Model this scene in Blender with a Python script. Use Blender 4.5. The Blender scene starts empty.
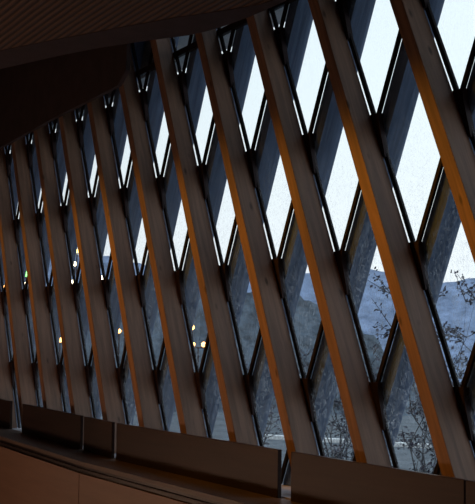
import bpy, bmesh, math, random
from mathutils import Vector, Matrix
random.seed(7)
S = bpy.context.scene
COL = S.collection
K = 0.75          # metres per lattice unit (one bay of the facade)
Y0 = 4.925        # lattice height of the top node row above the floor
H = 1.005         # height of one lattice row

def W(X, Y, Z):   # lattice coordinates (along wall, up, outward) -> world metres
    return Vector((K * X, K * Z, K * (Y + Y0)))

# ------------------------------------------------------------------ materials
def mat(name):
    m = bpy.data.materials.new(name); m.use_nodes = True
    nt = m.node_tree
    return m, nt, nt.nodes['Principled BSDF'], nt.nodes['Material Output']

def N(nt, t, **kw):
    n = nt.nodes.new(t)
    for k, v in kw.items():
        if k in n.inputs: n.inputs[k].default_value = v
        else: setattr(n, k, v)
    return n

def ramp(nt, fac, stops):
    r = nt.nodes.new('ShaderNodeValToRGB')
    while len(r.color_ramp.elements) < len(stops): r.color_ramp.elements.new(0.5)
    for e, (p, c) in zip(r.color_ramp.elements, stops):
        e.position = p; e.color = (*c, 1) if len(c) == 3 else c
    nt.links.new(fac, r.inputs['Fac'])
    return r

def wood(name, c0, c1, knot, angle, axis='Y', stretch=(26, 26, 1.6), rough=0.6, knots=True):
    m, nt, b, out = mat(name)
    tc = N(nt, 'ShaderNodeTexCoord'); oi = N(nt, 'ShaderNodeObjectInfo')
    rot = N(nt, 'ShaderNodeVectorRotate', rotation_type='Y_AXIS'); rot.inputs['Angle'].default_value = angle
    nt.links.new(tc.outputs['Object'], rot.inputs['Vector'])
    rnd = N(nt, 'ShaderNodeVectorMath', operation='SCALE'); rnd.inputs[0].default_value = (3.1, 5.7, 9.3)
    nt.links.new(oi.outputs['Random'], rnd.inputs['Scale'])
    add = N(nt, 'ShaderNodeVectorMath', operation='ADD')
    nt.links.new(rot.outputs['Vector'], add.inputs[0]); nt.links.new(rnd.outputs['Vector'], add.inputs[1])
    mp = N(nt, 'ShaderNodeMapping'); mp.inputs['Scale'].default_value = stretch
    nt.links.new(add.outputs['Vector'], mp.inputs['Vector'])
    n1 = N(nt, 'ShaderNodeTexNoise', Scale=1.0, Detail=6.0, Roughness=0.65, Distortion=0.4)
    nt.links.new(mp.outputs['Vector'], n1.inputs['Vector'])
    r = ramp(nt, n1.outputs['Fac'], [(0.3, c0), (0.7, c1)])
    col = r.outputs['Color']
    if knots:
        mk = N(nt, 'ShaderNodeMapping'); mk.inputs['Scale'].default_value = (9, 9, 3.2)
        nt.links.new(add.outputs['Vector'], mk.inputs['Vector'])
        v = N(nt, 'ShaderNodeTexVoronoi', Scale=1.0)
        nt.links.new(mk.outputs['Vector'], v.inputs['Vector'])
        rk = ramp(nt, v.outputs['Distance'], [(0.05, (1, 1, 1)), (0.13, (0, 0, 0))])
        mx = N(nt, 'ShaderNodeMix', data_type='RGBA')
        nt.links.new(rk.outputs['Color'], mx.inputs[0])
        nt.links.new(col, mx.inputs[6]); mx.inputs[7].default_value = (*knot, 1)
        col = mx.outputs[2]
    nt.links.new(col, b.inputs['Base Color'])
    b.inputs['Roughness'].default_value = rough
    bp = N(nt, 'ShaderNodeBump', Strength=0.15, Distance=0.004)
    nt.links.new(n1.outputs['Fac'], bp.inputs['Height']); nt.links.new(bp.outputs['Normal'], b.inputs['Normal'])
    return m

def plain(name, c, rough=0.6, var=0.25, scale=9.0, metallic=0.0, bump=0.0):
    m, nt, b, out = mat(name)
    tc = N(nt, 'ShaderNodeTexCoord')
    n = N(nt, 'ShaderNodeTexNoise', Scale=scale, Detail=5.0)
    nt.links.new(tc.outputs['Object'], n.inputs['Vector'])
    lo = tuple(x * (1 - var) for x in c); hi = tuple(min(1, x * (1 + var)) for x in c)
    r = ramp(nt, n.outputs['Fac'], [(0.3, lo), (0.7, hi)])
    nt.links.new(r.outputs['Color'], b.inputs['Base Color'])
    b.inputs['Roughness'].default_value = rough; b.inputs['Metallic'].default_value = metallic
    if bump:
        bp = N(nt, 'ShaderNodeBump', Strength=bump, Distance=0.01)
        nt.links.new(n.outputs['Fac'], bp.inputs['Height']); nt.links.new(bp.outputs['Normal'], b.inputs['Normal'])
    return m

TILT = math.atan2(0.5, H)
M_FIN = wood('spruce_fin', (.165, .092, .060), (.33, .18, .115), (.09, .045, .025), TILT)
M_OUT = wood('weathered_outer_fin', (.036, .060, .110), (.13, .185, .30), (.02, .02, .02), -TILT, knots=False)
M_BOARD = wood('dark_stained_board', (.026, .014, .012), (.044, .024, .019), (.03, .02, .015), 0, stretch=(1.5, 20, 24), rough=0.45, knots=False)
M_BOARD.node_tree.nodes['Principled BSDF'].inputs['Specular IOR Level'].default_value = .2
M_LEDGE = wood('brown_ledge', (.08, .048, .034), (.12, .072, .052), (.05, .03, .02), 0, stretch=(1.5, 20, 24), rough=0.5, knots=False)
M_TRIM = wood('dark_trim', (.011, .006, .006), (.02, .011, .01), (.03, .02, .02), 0, stretch=(1.5, 20, 24), rough=0.35, knots=False)
M_TRIM.node_tree.nodes['Principled BSDF'].inputs['Specular IOR Level'].default_value = .2
M_PANEL = wood('veneer_panel', (.20, .105, .062), (.26, .14, .085), (.1, .05, .03), math.pi / 2, stretch=(14, 14, 1.2), rough=0.5, knots=False)
M_STEEL = plain('dark_steel', (.034, .021, .023), 0.55, 0.2, 20)
M_STEEL.node_tree.nodes['Principled BSDF'].inputs['Specular IOR Level'].default_value = .12
M_OUT.node_tree.nodes['Principled BSDF'].inputs['Specular IOR Level'].default_value = .15
M_BAR = plain('dark_glazing_bar', (.014, .010, .011), 0.6, 0.2, 20)
M_BAR.node_tree.nodes['Principled BSDF'].inputs['Specular IOR Level'].default_value = .1
M_SILL = plain('grey_window_sill', (.50, .48, .53), 0.6, 0.15, 12)
M_DARK = plain('dark_painted_panel', (.05, .032, .034), 0.8, 0.2, 6)
M_EAVE = plain('grey_eave_boards', (.62, .68, .70), .7, .15, 4)
M_VENT = plain('grey_mesh', (.10, .10, .105), 0.7, 0.5, 60)
M_SOFFIT = plain('dark_soffit', (.06, .04, .035), 0.8, 0.2, 4)
M_WALL = plain('brown_room_wall', (.22, .16, .12), 0.8, 0.1, 3)
M_FLOOR = wood('floor_boards', (.10, .06, .04), (.16, .1, .07), (.05, .03, .02), 0, stretch=(1.2, 14, 14), rough=0.5, knots=False)

def ceiling_mat():
    m, nt, b, out = mat('slatted_timber_ceiling')
    tc = N(nt, 'ShaderNodeTexCoord')
    sp = N(nt, 'ShaderNodeSeparateXYZ'); nt.links.new(tc.outputs['Object'], sp.inputs[0])
    mu = N(nt, 'ShaderNodeMath', operation='MULTIPLY'); mu.inputs[1].default_value = 2 * math.pi / 0.05
    nt.links.new(sp.outputs['Y'], mu.inputs[0])
    sn = N(nt, 'ShaderNodeMath', operation='SINE'); nt.links.new(mu.outputs[0], sn.inputs[0])
    ma = N(nt, 'ShaderNodeMath', operation='MULTIPLY_ADD'); ma.inputs[1].default_value = .5; ma.inputs[2].default_value = .5
    nt.links.new(sn.outputs[0], ma.inputs[0])
    r = ramp(nt, ma.outputs[0], [(0.25, (.045, .022, .012)), (0.5, (.16, .085, .045))])
    nt.links.new(r.outputs['Color'], b.inputs['Base Color'])
    bp = N(nt, 'ShaderNodeBump', Strength=0.5, Distance=0.02)
    nt.links.new(ma.outputs[0], bp.inputs['Height']); nt.links.new(bp.outputs['Normal'], b.inputs['Normal'])
    b.inputs['Roughness'].default_value = 0.6
    return m
M_CEIL = ceiling_mat()

def glass_mat():
    """Thin wet pane: see-through, fresnel gloss, and a film of dried drops that thickens towards the sill."""
    m, nt, b, out = mat('wet_glass'); nt.nodes.remove(b)
    tr = N(nt, 'ShaderNodeBsdfTransparent'); tr.inputs['Color'].default_value = (.955, .975, .985, 1)
    gl = N(nt, 'ShaderNodeBsdfGlossy'); gl.inputs['Roughness'].default_value = 0.03
    fr = N(nt, 'ShaderNodeFresnel'); g0 = N(nt, 'ShaderNodeNewGeometry')
    ior = N(nt, 'ShaderNodeMapRange'); ior.inputs['To Min'].default_value = 1.25; ior.inputs['To Max'].default_value = 0.8
    nt.links.new(g0.outputs['Backfacing'], ior.inputs['Value']); nt.links.new(ior.outputs[0], fr.inputs['IOR'])
    mx = N(nt, 'ShaderNodeMixShader')
    nt.links.new(fr.outputs[0], mx.inputs[0]); nt.links.new(tr.outputs[0], mx.inputs[1]); nt.links.new(gl.outputs[0], mx.inputs[2])
    ge = N(nt, 'ShaderNodeNewGeometry')
    n1 = N(nt, 'ShaderNodeTexNoise', Scale=62.0, Detail=5.0, Roughness=0.75, Distortion=1.6)
    n2 = N(nt, 'ShaderNodeTexNoise', Scale=3.2, Detail=4.0, Roughness=0.6)
    mp = N(nt, 'ShaderNodeMapping'); mp.inputs['Scale'].default_value = (1, 1, .55)
    nt.links.new(ge.outputs['Position'], mp.inputs['Vector'])
    nt.links.new(mp.outputs['Vector'], n1.inputs['Vector']); nt.links.new(mp.outputs['Vector'], n2.inputs['Vector'])
    r1 = ramp(nt, n1.outputs['Fac'], [(0.50, (0, 0, 0)), (0.62, (1, 1, 1))])
    r2 = ramp(nt, n2.outputs['Fac'], [(0.32, (.25, .25, .25)), (0.66, (1, 1, 1))])
    sp = N(nt, 'ShaderNodeSeparateXYZ'); nt.links.new(ge.outputs['Position'], sp.inputs[0])
    mr = N(nt, 'ShaderNodeMapRange'); nt.links.new(sp.outputs['Z'], mr.inputs['Value'])
    mr.inputs['From Min'].default_value = 3.0; mr.inputs['From Max'].default_value = 1.55
    mr.inputs['To Min'].default_value = 0.045; mr.inputs['To Max'].default_value = 0.50
    a = N(nt, 'ShaderNodeMath', operation='MULTIPLY'); nt.links.new(r1.outputs['Color'], a.inputs[0]); nt.links.new(r2.outputs['Color'], a.inputs[1])
    c = N(nt, 'ShaderNodeMath', operation='MULTIPLY'); nt.links.new(a.outputs[0], c.inputs[0]); nt.links.new(mr.outputs[0], c.inputs[1])
    tl = N(nt, 'ShaderNodeBsdfTranslucent'); tl.inputs['Color'].default_value = (.62, .66, .72, 1)
    m2 = N(nt, 'ShaderNodeMixShader')
    nt.links.new(c.outputs[0], m2.inputs[0]); nt.links.new(mx.outputs[0], m2.inputs[1]); nt.links.new(tl.outputs[0], m2.inputs[2])
    nt.links.new(m2.outputs[0], out.inputs['Surface'])
    return m
M_GLASS = glass_mat()

def emit(name, c, s):
    m, nt, b, out = mat(name)
    b.inputs['Base Color'].default_value = (*c, 1)
    b.inputs['Emission Color'].default_value = (*c, 1); b.inputs['Emission Strength'].default_value = s
    return m

# ------------------------------------------------------------------ mesh helpers
def tag(o, label=None, cat=None, group=None, kind=None):
    if label: o['label'] = label
    if cat: o['category'] = cat
    if group: o['group'] = group
    if kind: o['kind'] = kind
    return o

def build(name, verts, faces, m, origin=None, parent=None, bevel=0.0):
    """verts in world metres; the object gets its origin at `origin`."""
    if origin is None:
        origin = Vector((sum(v.x for v in verts) / len(verts), sum(v.y for v in verts) / len(verts), min(v.z for v in verts)))
    me = bpy.data.meshes.new(name)
    bm = bmesh.new()
    vs = [bm.verts.new(v - origin) for v in verts]
    for f in faces: bm.faces.new([vs[i] for i in f])
    bmesh.ops.recalc_face_normals(bm, faces=bm.faces)
    if bevel: bmesh.ops.bevel(bm, geom=list(bm.edges), offset=bevel, segments=2, affect='EDGES', profile=0.6)
    bm.to_mesh(me); bm.free()
    me.materials.append(m)
    o = bpy.data.objects.new(name, me); COL.objects.link(o)
    if parent:
        o.parent = parent; o.location = origin - parent.location
    else: o.location = origin
    return o

BOXF = [(0, 1, 2, 3), (4, 7, 6, 5), (0, 4, 5, 1), (1, 5, 6, 2), (2, 6, 7, 3), (3, 7, 4, 0)]
def prism(poly, za, zb):
    """poly: (X,Y) outline in the wall plane, extruded from depth za to zb (lattice units)."""
    n = len(poly)
    v = [W(x, y, za) for x, y in poly] + [W(x, y, zb) for x, y in poly]
    f = [tuple(range(n)), tuple(range(2 * n - 1, n - 1, -1))] + [(i, (i + 1) % n, n + (i + 1) % n, n + i) for i in range(n)]
    return v, f

def box(name, x0, x1, y0, y1, z0, z1, m, parent=None, bevel=0.0):
    v, f = prism([(x0, y0), (x1, y0), (x1, y1), (x0, y1)], z0, z1)
    return build(name, v, f, m, parent=parent, bevel=bevel)

def plan(name, pts, y0, y1, m, parent=None):
    """pts: (X,Z) outline in plan, extruded vertically."""
    n = len(pts)
    v = [W(x, y0, z) for x, z in pts] + [W(x, y1, z) for x, z in pts]
    f = [tuple(range(n)), tuple(range(2 * n - 1, n - 1, -1))] + [(i, (i + 1) % n, n + (i + 1) % n, n + i) for i in range(n)]
    return build(name, v, f, m, parent=parent)

def ordinal(n):
    return ['rightmost', 'second', 'third', 'fourth', 'fifth', 'sixth', 'seventh', 'eighth', 'ninth', 'tenth', 'eleventh',
            'twelfth', 'thirteenth', 'fourteenth', 'fifteenth', 'sixteenth', 'seventeenth'][n]

YB, YT = -3.93, 1.38       # sill and head of the glazed wall
DY = 0.045                 # node row 0 sits this far below the reference height
G = 0.027                  # gap between the glass plane and the fins

# ------------------------------------------------------------------ inner timber fins (lean up to the left)
def finD(Y): return 0.172 + 0.0095 * (-Y / H)      # a little deeper towards the foot
FW, FR = 0.137, -0.013
inner = []
AI = list(range(-3, 15))
for i in AI:
    def xl(Y, i=i): return -i - 0.5 * (Y + DY) / H - .008         # the lattice line, X at height Y
    v = []
    for Y in (YB, YT):
        x = xl(Y); d = finD(Y)
        v += [W(x + FR - FW, Y, -G - d), W(x + FR, Y, -G - d), W(x + FR, Y, -G), W(x + FR - FW, Y, -G)]
    org = W(xl(YB) + FR - FW / 2, YB, -G - .1)
    o = bpy.data.objects.new('timber_fin', None); COL.objects.link(o); o.location = org
    build('beam', v, BOXF, M_FIN, origin=org, parent=o, bevel=0.004)
    inner.append(o)
    if i == 0: lab = 'rightmost deep timber fin, leaning left, its orange edge cut by the photo'
    elif 0 < i < 13: lab = '%s deep timber fin from the right, leaning left, orange lit front edge' % ordinal(i)
    elif i >= 13: lab = 'deep timber fin leaning left at the far left end, %s from the right' % ordinal(i)
    else: lab = 'deep timber fin leaning left, out of the photo %s of the row' % ('just right', 'further right', 'furthest right')[-i - 1]
    tag(o, lab, 'timber fin', 'inner timber fins along the glass wall')
    # steel spacer behind the fin at every crossing of the glazing bars
    for j in range(-1, 4):
        Yc = -j * H - DY; xc = xl(Yc)
        poly = [(xc - .08, Yc + .025), (xc + .085, Yc + .025), (xc + .09, Yc - .05), (xc + .022 + .15, Yc - .32), (xc - .09 + .15, Yc - .32)]
        vv, ff = prism(poly, -G, 0.018)
        build('spacer_bracket', vv, ff, M_STEEL, parent=o)

# ------------------------------------------------------------------ outer fins (lean up to the right)
OW, OD = 0.158, 0.215
for n, k in enumerate(range(-6, 14)):
    def xb(Y, k=k): return -k + 0.5 * (Y + DY) / H + .035
    v = []
    prof = [(0, 0), (OW, 0)]
    for q in range(9):
        an = math.pi / 2 * q / 8
        prof.append((OW - .075 * (1 - math.cos(an)), OD - .12 * (1 - math.sin(an))))
    prof.append((0, OD)); np_ = len(prof)
    for Y in (YB - .2, YT):
        x = xb(Y) - .001
        v += [W(x + a, Y, G + b) for a, b in prof]
    f = [tuple(range(np_)), tuple(range(2 * np_ - 1, np_ - 1, -1))] + [(q, (q + 1) % np_, np_ + (q + 1) % np_, np_ + q) for q in range(np_)]
    o = build('outer_fin', v, f, M_OUT, origin=W(xb(YB) + .09, YB - .2, G + OD / 2))
    tag(o, 'dark weathered fin leaning right beyond the glass, %s counted from the right end' % ordinal(n) if n < 17 else
        'dark fin leaning right beyond the glass, far left, %s of the last three' % ('first', 'middle', 'last')[n - 17],
        'timber fin', 'outer dark fins beyond the glass')

# ------------------------------------------------------------------ glazing bars along both lattice directions
for i in AI:
    def xl(Y, i=i): return -i - 0.5 * (Y + DY) / H - .008
    poly = [(xl(YB) - .021, YB), (xl(YB) + .021, YB), (xl(YT) + .021, YT), (xl(YT) - .021, YT)]
    v, f = prism(poly, -.011, .011)
    o = build('glazing_bar', v, f, M_BAR)
    tag(o, ('thin dark glazing bar leaning left, behind the %s deep timber fin%s' % (ordinal(max(i, 0)), '' if i < 1 else ' from the right')) if i >= 0 else
        'thin dark glazing bar leaning left, out of the photo %s' % ('just right of the fins', 'further right', 'furthest right')[-i - 1],
        'glazing bar', 'glazing bars leaning left')
for n, k in enumerate(range(-6, 14)):
    def xb(Y, k=k): return -k + 0.5 * (Y + DY) / H + .035
    poly = [(xb(YB) - .021, YB), (xb(YB) + .021, YB), (xb(YT) + .021, YT), (xb(YT) - .021, YT)]
    v, f = prism(poly, -.013, .009)
    o = build('glazing_bar', v, f, M_BAR)
    tag(o, 'dark glazing bar leaning right, left edge of the %s outer fin%s' % (
        ordinal(n) if n < 17 else ('third last', 'second last', 'leftmost')[n - 17], '' if n == 0 or n >= 17 else ' from the right'),
        'glazing bar', 'glazing bars leaning right')
o = box('transom_rail', -16, 4.2, .175, .235, -.024, .024, M_BAR)
tag(o, 'thin dark horizontal rail crossing the glazing bars just under the ceiling', 'rail')

# ------------------------------------------------------------------ panes
def clip(poly, lo, hi):
    for lim, sgn in ((lo, 1), (hi, -1)):
        outp = []
        for a, b in zip(poly, poly[1:] + poly[:1]):
            ia, ib = sgn * (a[1] - lim) >= 0, sgn * (b[1] - lim) >= 0
            if ia: outp.append(a)
            if ia != ib:
                t = (lim - a[1]) / (b[1] - a[1]); outp.append((a[0] + t * (b[0] - a[0]), lim))
        poly = outp
        if not poly: return poly
    return poly
wn = 0
for j in range(-3, 4):
    for i in range(-4, 15):
        X, Y = -i + j / 2 + .0135, -j * H - DY - .043
        if not (-15.2 < X < 4.0): continue
        s = 0.945
        cx, cy = X, Y - H
        poly = [(cx, cy + s * H), (cx + s * .5, cy), (cx, cy - s * H), (cx - s * .5, cy)]
        parts = []
        for lo, hi in ((YB + .01, .17), (.24, YT - .01)):
            p = clip(poly, lo, hi)
            if len(p) > 2 and max(q[1] for q in p) - min(q[1] for q in p) > .06: parts.append(p)
        for p in parts:
            wn += 1
            v, f = prism(p, -.005, .005)
            tag(build('window_%d' % wn, v, f, M_GLASS), kind='structure')

# dark closed panels above the rail on the left, and one grey vent
v, f = prism([(-16, -.17), (-9, -.07), (-7, -.03), (-4.85, -.02), (-4.62, .10), (-4.55, YT), (-16, YT)], -.36, -.31)
tag(build('trim_4', v, f, M_DARK), kind='structure')
tag(box('vent_panel', -6.2, -4.75, .30, 1.2, .26, .29, M_VENT), 'dim grey mesh vent panel high beyond the glass under the ceiling', 'vent')
o = box('wall_upper', -16, -6.22, .26, YT, .26, .30, M_DARK); tag(o, kind='structure')
o = box('wall_lower', -16, 4.5, -4.95, YB - .21, .02, .24, M_WALL); tag(o, kind='structure')

# ------------------------------------------------------------------ sill, ledge, boards, lower wall
def rise(X): return 0.02 * max(0.0, -4.5 - X)       # the ledge climbs slightly towards the far end
def long_piece(name, y0, y1, z0, z1, m, xs=(-16, -4.5, 9.8), bev=0.0):
    v = []; f = []
    for x in xs:
        r = rise(x)
        v += [W(x, y0 + r, z0), W(x, y1 + r, z0), W(x, y1 + r, z1), W(x, y0 + r, z1)]
    n = len(xs)
    for q in range(n - 1):
        for e in range(4): f.append((q * 4 + e, q * 4 + (e + 1) % 4, q * 4 + 4 + (e + 1) % 4, q * 4 + 4 + e))
    f += [(0, 1, 2, 3), (n * 4 - 4, n * 4 - 1, n * 4 - 2, n * 4 - 3)]
    return build(name, v, f, m)
tag(box('window_sill', -16, 4.2, -4.02, YB - .005, -.385, .03, M_SILL), 'pale grey sill under the glass, behind the standing brown boards', 'sill')
tag(long_piece('ledge', -3.985, -3.945, -.82, -.39, M_LEDGE), 'brown timber ledge running in front of the standing boards', 'ledge')
tag(long_piece('trim_1', -4.062, -3.985, -.79, -.39, M_TRIM), kind='structure')
tag(long_piece('trim_2', -4.035, -4.018, -.812, -.791, M_BOARD), kind='structure')
px = [-16, -13.2, -10.3, -7.4, -4.5, -1.6, 1.3, 4.2, 7.0, 9.8]
for a, b in zip(px[:-1], px[1:]):
    o = long_piece('lower_panel', -4.92, -4.064, -.82, -.77, M_PANEL, (a + .008, b - .008) if b <= -4.4 or a >= -4.6 else (a + .008, b - .008))
    k = px.index(a)
    tag(o, 'brown wall panel under the ledge, %s joint near the bottom left corner' % ('left of the' if k == 3 else 'right of the') if k in (3, 4) else
        'brown veneered wall panel under the ledge, %s' % {0: 'at the far left end', 1: 'second from the far left end', 2: 'third from the far left end',
         5: 'below the wide gap between boards', 6: 'under the nearest board', 7: 'beyond the right side of the photo', 8: 'last at the right end'}[k], 'wall panel', 'panels under the ledge')
boards = [(-11.5, -8.14, 'dark brown board standing on the ledge, at the left edge of the photo'),
          (-7.62, -5.55, 'dark brown board standing on the ledge, left of the short board'),
          (-5.445, -4.63, 'shortest dark brown board on the ledge, between two narrow gaps'),
          (-4.50, -1.185, 'long dark brown board on the ledge, left of the wide pale gap'),
          (-.985, 1.09, 'nearest long dark brown board on the ledge, right of the wide pale gap'),
          (1.105, 3.4, 'dark brown board on the ledge, cut by the right edge of the photo')]
for x0, x1, lab in boards:
    r0, r1 = rise(x0) * .8, rise(x1) * .8
    v, f = prism([(x0, -3.945 + r0), (x1, -3.945 + r1), (x1, -3.575 + r1), (x0, -3.575 + r0)], -.43, -.395)
    tag(build('standing_board', v, f, M_BOARD, bevel=0.003), lab, 'board', 'boards standing on the ledge')

# ------------------------------------------------------------------ room shell
tag(box('floor', -16, 10, -5.05, -4.925, -9, .02, M_FLOOR), kind='structure')
tag(box('wall_back', -16, 10, -4.925, 1.4, -9.15, -9, M_WALL), kind='structure')
tag(box('wall_left', -16.15, -16, -4.925, 1.4, -9, .3, M_WALL), kind='structure')
tag(box('wall_right', 10, 10.15, -4.925, 1.4, -9, .3, M_WALL), kind='structure')
tag(box('wall_front', 4.25, 10, -4.925, 1.4, -.02, .2, M_WALL), kind='structure')
tag(box('soffit', -16.15, 10.15, 1.40, 1.5, -9.15, .35, M_SOFFIT), kind='structure')
bpy.data.objects['soffit'].name = 'ceiling_upper'
edge = [(10, -.26), (-1.2, -.26), (-1.6, -.275), (-2.0, -.30), (-2.34, -.35), (-2.6, -.405), (-2.81, -.49), (-3.0, -.62), (-3.24, -.78), (-3.65, -1.02), (-4.14, -1.25), (-5.08, -1.62), (-7, -2.3), (-10, -3.2), (-15.99, -4.6)]
inn = [(10, -.30), (-1.2, -.30), (-1.6, -.40), (-1.8, -.50), (-2.06, -.66), (-2.2, -.75), (-2.31, -.83), (-2.6, -.98), (-2.85, -1.12), (-3.21, -1.30), (-3.65, -1.53), (-4.6, -1.98), (-6.6, -2.7), (-9.7, -3.6), (-15.99, -5.0)]
tag(plan('ceiling', inn + [(-15.99, -8.99), (10, -8.99)], .05, .12, M_CEIL), kind='structure')
tag(plan('trim_3', edge + inn[::-1], .045, .26, M_DARK), kind='structure')

tag(box('ceiling_eave', -16.2, 6, .74, .82, .32, 1.3, M_EAVE), kind='structure')
# ------------------------------------------------------------------ outside
def terrain_mat(name, a, b_, sc):
    m, nt, b, out = mat(name)
    tc = N(nt, 'ShaderNodeTexCoord')
    n = N(nt, 'ShaderNodeTexNoise', Scale=sc, Detail=8.0, Roughness=0.7)
    nt.links.new(tc.outputs['Object'], n.inputs['Vector'])
    r = ramp(nt, n.outputs['Fac'], [(0.35, a), (0.65, b_)])
    nt.links.new(r.outputs['Color'], b.inputs['Base Color']); b.inputs['Roughness'].default_value = 0.9
    return m
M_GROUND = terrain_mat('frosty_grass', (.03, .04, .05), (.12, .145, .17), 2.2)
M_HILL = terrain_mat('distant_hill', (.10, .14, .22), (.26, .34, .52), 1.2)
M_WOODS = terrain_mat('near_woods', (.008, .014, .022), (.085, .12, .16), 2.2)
# ground
v, f = [], []
nx, nz = 40, 30
for a in range(nx + 1):
    for b in range(nz + 1):
        X = -110 + 150 * a / nx; Z = .26 + 110 * (b / nz) ** 2
        v.append(W(X, -4.97 + .05 * math.sin(X * .9 + Z) * min(1, Z / 3), Z))
for a in range(nx):
    for b in range(nz):
        q = a * (nz + 1) + b; f.append((q, q + 1, q + nz + 2, q + nz + 1))
o = build('ground', v, f, M_GROUND, origin=Vector((0, 0, 0))); tag(o, kind='structure')
# hill ridge
v, f = [], []
nr = 160; HB = .0665
for a in range(nr + 1):
    t = a / nr; ang = math.radians(-88 + 80 * t)
    X0, Z0 = 6.96 + 75 * math.sin(ang), -5.07 + 75 * math.cos(ang)
    hh = -2.79 + 75 * (HB + .007 * math.sin(t * 11) + .004 * math.sin(t * 37) + .003 * math.sin(t * 83) + .002 * random.uniform(-1, 1))
    dx, dz = math.sin(ang), math.cos(ang)
    for q, (off, y) in enumerate(((-14, -5.2), (-7, (-5.2 + hh) / 2 - .3), (0, hh), (16, hh - 1), (30, -5.2))):
        v.append(W(X0 + dx * off, y, Z0 + dz * off))
for a in range(nr):
    for q in range(4):
        p = a * 5 + q; f.append((p, p + 1, p + 6, p + 5))
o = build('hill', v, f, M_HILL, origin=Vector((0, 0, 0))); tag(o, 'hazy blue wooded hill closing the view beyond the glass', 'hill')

# nearer wooded bank on the left
v, f = [], []
nr = 140
for a in range(nr + 1):
    t = a / nr; ang = math.radians(-86 + 33 * t)
    X0, Z0 = 6.96 + 46 * math.sin(ang), -5.07 + 46 * math.cos(ang)
    fall = max(0.0, (t - .77) / .23)
    hh = -2.79 + 46 * (.049 - .085 * fall ** 1.4 + .004 * math.sin(t * 23) + .004 * random.uniform(-1, 1))
    dx, dz = math.sin(ang), math.cos(ang)
    for q, (off, y) in enumerate(((-6, -5.2), (-3, (-5.2 + hh) / 2), (0, hh), (5, -5.2))):
        v.append(W(X0 + dx * off, y, Z0 + dz * off))
for a in range(nr):
    for q in range(3):
        p = a * 4 + q; f.append((p, p + 1, p + 5, p + 4))
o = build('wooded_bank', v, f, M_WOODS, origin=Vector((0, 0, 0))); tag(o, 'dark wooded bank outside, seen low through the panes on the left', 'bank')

M_LEAF = plain('dark_leaf', (.032, .026, .055), 0.6, 0.5, 4)
M_TWIG = plain('twig', (.03, .025, .03), 0.8, 0.3, 10)
def tube(v, f, a, b, ra, rb, n=5):
    d = (b - a).normalized(); u = d.orthogonal().normalized(); w = d.cross(u); s = len(v)
    for c, r in ((a, ra), (b, rb)):
        for q in range(n):
            an = 2 * math.pi * q / n; v.append(c + u * r * math.cos(an) + w * r * math.sin(an))
    for q in range(n): f.append((s + q, s + (q + 1) % n, s + n + (q + 1) % n, s + n + q))
    f.append(tuple(range(s + n - 1, s - 1, -1))); f.append(tuple(range(s + n, s + 2 * n)))
def shrub(X, Z, h, rad, leaves, label, leafsize=.03):
    base = W(X, -4.97, Z)
    root = bpy.data.objects.new('leafy_shrub', None); COL.objects.link(root); root.location = base
    tag(root, label, 'shrub', 'shrubs outside the glass')
    sv, sf, lv, lf = [], [], [], []
    tips = []
    for q in range(9):
        an = random.uniform(0, 6.283); top = base + Vector((math.cos(an) * rad * random.uniform(.2, .8), math.sin(an) * rad * random.uniform(.2, .8), h * random.uniform(.7, 1)))
        p = base + Vector((random.uniform(-.04, .04), random.uniform(-.04, .04), -.03)); st = []
        for s in range(1, 7):
            t = s / 6; nxt = base.lerp(top, t) + Vector((random.uniform(-1, 1), random.uniform(-1, 1), 0)) * .05 * h
            tube(sv, sf, p, nxt, .012 * (1.15 - t), .012 * (1.05 - t)); p = nxt; st.append(p)
        for c in st[1:]:
            for _ in range(3):
                e = c + Vector((random.uniform(-1, 1), random.uniform(-1, 1), random.uniform(-.1, .9))).normalized() * random.uniform(.1, .28) * h * .7
                tube(sv, sf, c, e, .005, .002, 4); tips.append((c, e))
    for _ in range(leaves):
        c, e = random.choice(tips); p = c.lerp(e, random.uniform(.2, 1.05)) + Vector([random.gauss(0, .02) for _ in range(3)])
        d = Vector([random.gauss(0, 1) for _ in range(3)]).normalized(); u = d.orthogonal().normalized(); w = d.cross(u)
        L = leafsize * random.uniform(.7, 1.4); s = len(lv)
        lv += [p, p + u * L * .5 + w * L * .32 + d * L * .08, p + u * L, p + u * L * .5 - w * L * .32 + d * L * .08]
        lf += [(s, s + 1, s + 2, s + 3)]
    build('stems', sv, sf, M_TWIG, origin=base, parent=root)
    build('foliage', lv, lf, M_LEAF, origin=base, parent=root)
shrub(-4.9, 3.9, 2.15, .6, 2000, 'dark leafy shrub outside the glass, seen right of the third fin', .036)
shrub(-1.9, 3.1, 2.1, .65, 2200, 'nearest dark leafy shrub outside the glass, at the right of the photo', .036)
shrub(-7.6, 4.2, 1.6, .6, 1000, 'dark leafy shrub outside the glass, seen between the third and fourth fins', .036)
shrub(-10.5, 4.4, 1.45, .6, 900, 'small dark shrub outside the glass, seen between the fourth and fifth fins', .036)
# pale kerb far out on the grass
R0 = [[0.465188450117515, 0.012568138505217754, 0.8851224478973392], [-0.06433534770066769, -0.9967749187283348, 0.047965867347061264], [-0.8828706977318358, 0.07925782793286318, 0.46287960399856265]]
M_KERB = plain('pale_stone', (.85, .86, .85), 0.5, 0.35, 30)
v = []
for (X, Z) in ((-18.6, 8.55), (-9.2, 13.9)):
    for dz, y in ((0, -5.0), (0, -4.85), (.2, -4.85), (.2, -5.0)): v.append(W(X - dz * .5, y, Z + dz))
tag(build('kerb', v, BOXF, M_KERB), 'pale stone kerb line on the grass seen low through the nearest panes', 'kerb')

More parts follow.
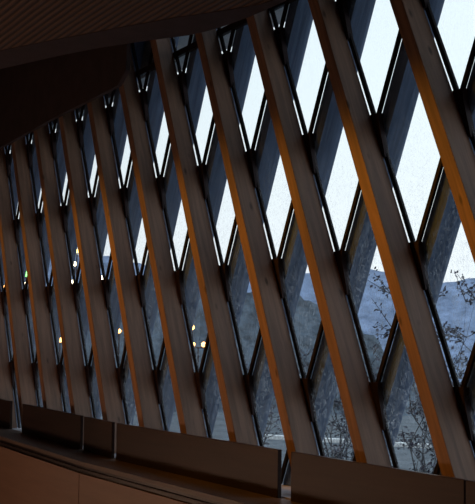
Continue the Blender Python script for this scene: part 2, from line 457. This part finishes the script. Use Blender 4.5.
M_WARM = emit('warm_light_glow', (1.0, .45, .12), 9)
M_WHITE = emit('white_light_glow', (1.0, .82, .55), 12)
M_YELLOW = emit('yellow_light_glow', (1.0, .75, .2), 6)
M_GREEN = emit('green_light_glow', (.25, 1.0, .2), 5)
def globe(name, c, r, m, parent):
    me = bpy.data.meshes.new(name); bm = bmesh.new()
    bmesh.ops.create_uvsphere(bm, u_segments=12, v_segments=8, radius=r); bm.to_mesh(me); bm.free(); me.materials.append(m)
    o = bpy.data.objects.new(name, me); COL.objects.link(o); o.parent = parent; o.location = c - parent.location
    return o
def lamp(X, Y, Z, m, two, label, rad=.055):  # globe on a pole standing in for a point of light of unclear source
    base = W(X, -4.97, Z); top = W(X, Y, Z)
    root = bpy.data.objects.new('pole_light', None); COL.objects.link(root); root.location = base
    tag(root, label, 'lamp', 'points of light far outside')
    v, f = [], []; tube(v, f, base - Vector((0, 0, .05)), top - Vector((0, 0, .04)), .02, .015, 8)
    build('pole', v, f, M_STEEL, origin=base, parent=root)
    if two:
        dx = Vector((.062 * two, 0, 0)); dv = Vector((.2 * two, 0, 0))
        v, f = [], []; tube(v, f, top - dv - Vector((0, 0, .05)), top + dv - Vector((0, 0, .05)), .012, .012, 6)
        build('crossbar', v, f, M_STEEL, origin=base, parent=root)
        globe('globe', top - dv, rad, m, root); globe('globe', top + dv, rad, m, root)
    else: globe('globe', top, rad, m, root)
lamps = [(-30.02, -.98, 6, M_WARM, 0, 'orange lamp at the far left edge of the view', .05),
         (-27.8, -.68, 6, M_GREEN, 0, 'green glowing lamp at the far left', .06),
         (-27.88, -.96, 6, M_WHITE, 0, 'small white lamp just below the green lamp at far left', .035),
         (-24.61, -2.65, 6, M_WARM, 0, 'low orange lamp beneath the other left hand lights', .05),
         (-23.56, -.61, 6, M_WHITE, 0, 'bright white lamp in the middle of three stacked at left', .045),
         (-23.42, -.27, 6, M_YELLOW, 0, 'small yellow lamp highest of three stacked at left', .04),
         (-23.68, -1.09, 6, M_WHITE, 0, 'small white lamp lowest of three stacked at left', .04),
         (-21.54, -1.08, 6, M_WHITE, 0, 'single white lamp right of the three stacked lights', .04),
         (-20.33, -2.43, 6, M_WARM, 0, 'lower of two orange lights left of the twin lights', .04),
         (-20.22, -2.15, 6.1, M_WARM, 0, 'upper of two orange lights left of the twin lights', .035),
         (-16.21, -2.38, 6, M_WARM, 0, 'single orange lamp just above the twin orange lamp', .04),
         (-16.0, -2.74, 6.05, M_WARM, 1, 'twin orange lamp on a crossbar seen near the sixth fin', .04)]
for l in lamps: lamp(*l)

# ------------------------------------------------------------------ sky, wall washers and added fill in the room
w = bpy.data.worlds.new('World'); S.world = w; w.use_nodes = True
nt = w.node_tree; bg = nt.nodes['Background']
tc = N(nt, 'ShaderNodeTexCoord'); sp = N(nt, 'ShaderNodeSeparateXYZ'); nt.links.new(tc.outputs['Generated'], sp.inputs[0])
r = ramp(nt, sp.outputs['Z'], [(0.0, (.95, .98, 1.0)), (0.22, (.86, .96, 1.0)), (1.0, (.66, .82, 1.0))])
nt.links.new(r.outputs['Color'], bg.inputs['Color']); bg.inputs['Strength'].default_value = 1.15

def spot(src, aim, power, size, blend, col=(1, .41, .035)):
    l = bpy.data.lights.new('wall_washer', 'SPOT'); l.energy = power; l.color = col
    l.spot_size = math.radians(size); l.spot_blend = blend; l.shadow_soft_size = .06
    o = bpy.data.objects.new('wall_washer', l); COL.objects.link(o)
    a, b = W(*src), W(*aim); o.location = a
    o.rotation_euler = (b - a).to_track_quat('-Z', 'Y').to_euler()
for x, p in ((2.2, 1), (.6, 1), (-1, 1), (-2.6, .95), (-4.2, .85), (-5.8, .75), (-7.4, .65), (-9.0, .6), (-10.6, .5)):
    if x > -5: spot((x - 2.4, -.05, -3.0), (x, -2.4, -.2), 125 * p, 44, .85)
    else: spot((x - 2.4, -.05, -3.0), (x, -1.95, -.2), 150 * p, 34, .9)

for x, y, z, p in ((-2.0, -4.65, -4.8, 24), (-5.5, -4.65, -4.2, 28), (-9.0, -4.65, -4.5, 26)):  # unseen point lights added as warm fill for the lower wall and ledge
    l = bpy.data.lights.new('room_fill', 'POINT'); l.energy = p; l.color = (1, .62, .42); l.shadow_soft_size = .18
    o = bpy.data.objects.new('room_fill', l); COL.objects.link(o); o.location = W(x, y, z)

# ------------------------------------------------------------------ camera
cd = bpy.data.cameras.new('camera'); cam = bpy.data.objects.new('camera', cd); COL.objects.link(cam)
cd.sensor_fit = 'VERTICAL'; cd.sensor_height = 24; cd.lens = 1200 / 504 * 24
sw = lambda a: Vector((a[0], a[2], a[1]))
rx, uy, bz = sw(R0[0]), -sw(R0[1]), -sw(R0[2])
m3 = Matrix((rx, uy, bz)).transposed()
cam.matrix_world = Matrix.Translation(W(6.95674151, -2.79202257, -5.07343545)) @ m3.to_4x4()
S.camera = cam
S.view_settings.view_transform = 'Standard'; S.view_settings.look = 'None'
S.view_settings.exposure = 0; S.view_settings.gamma = 1; S.view_settings.use_curve_mapping = False
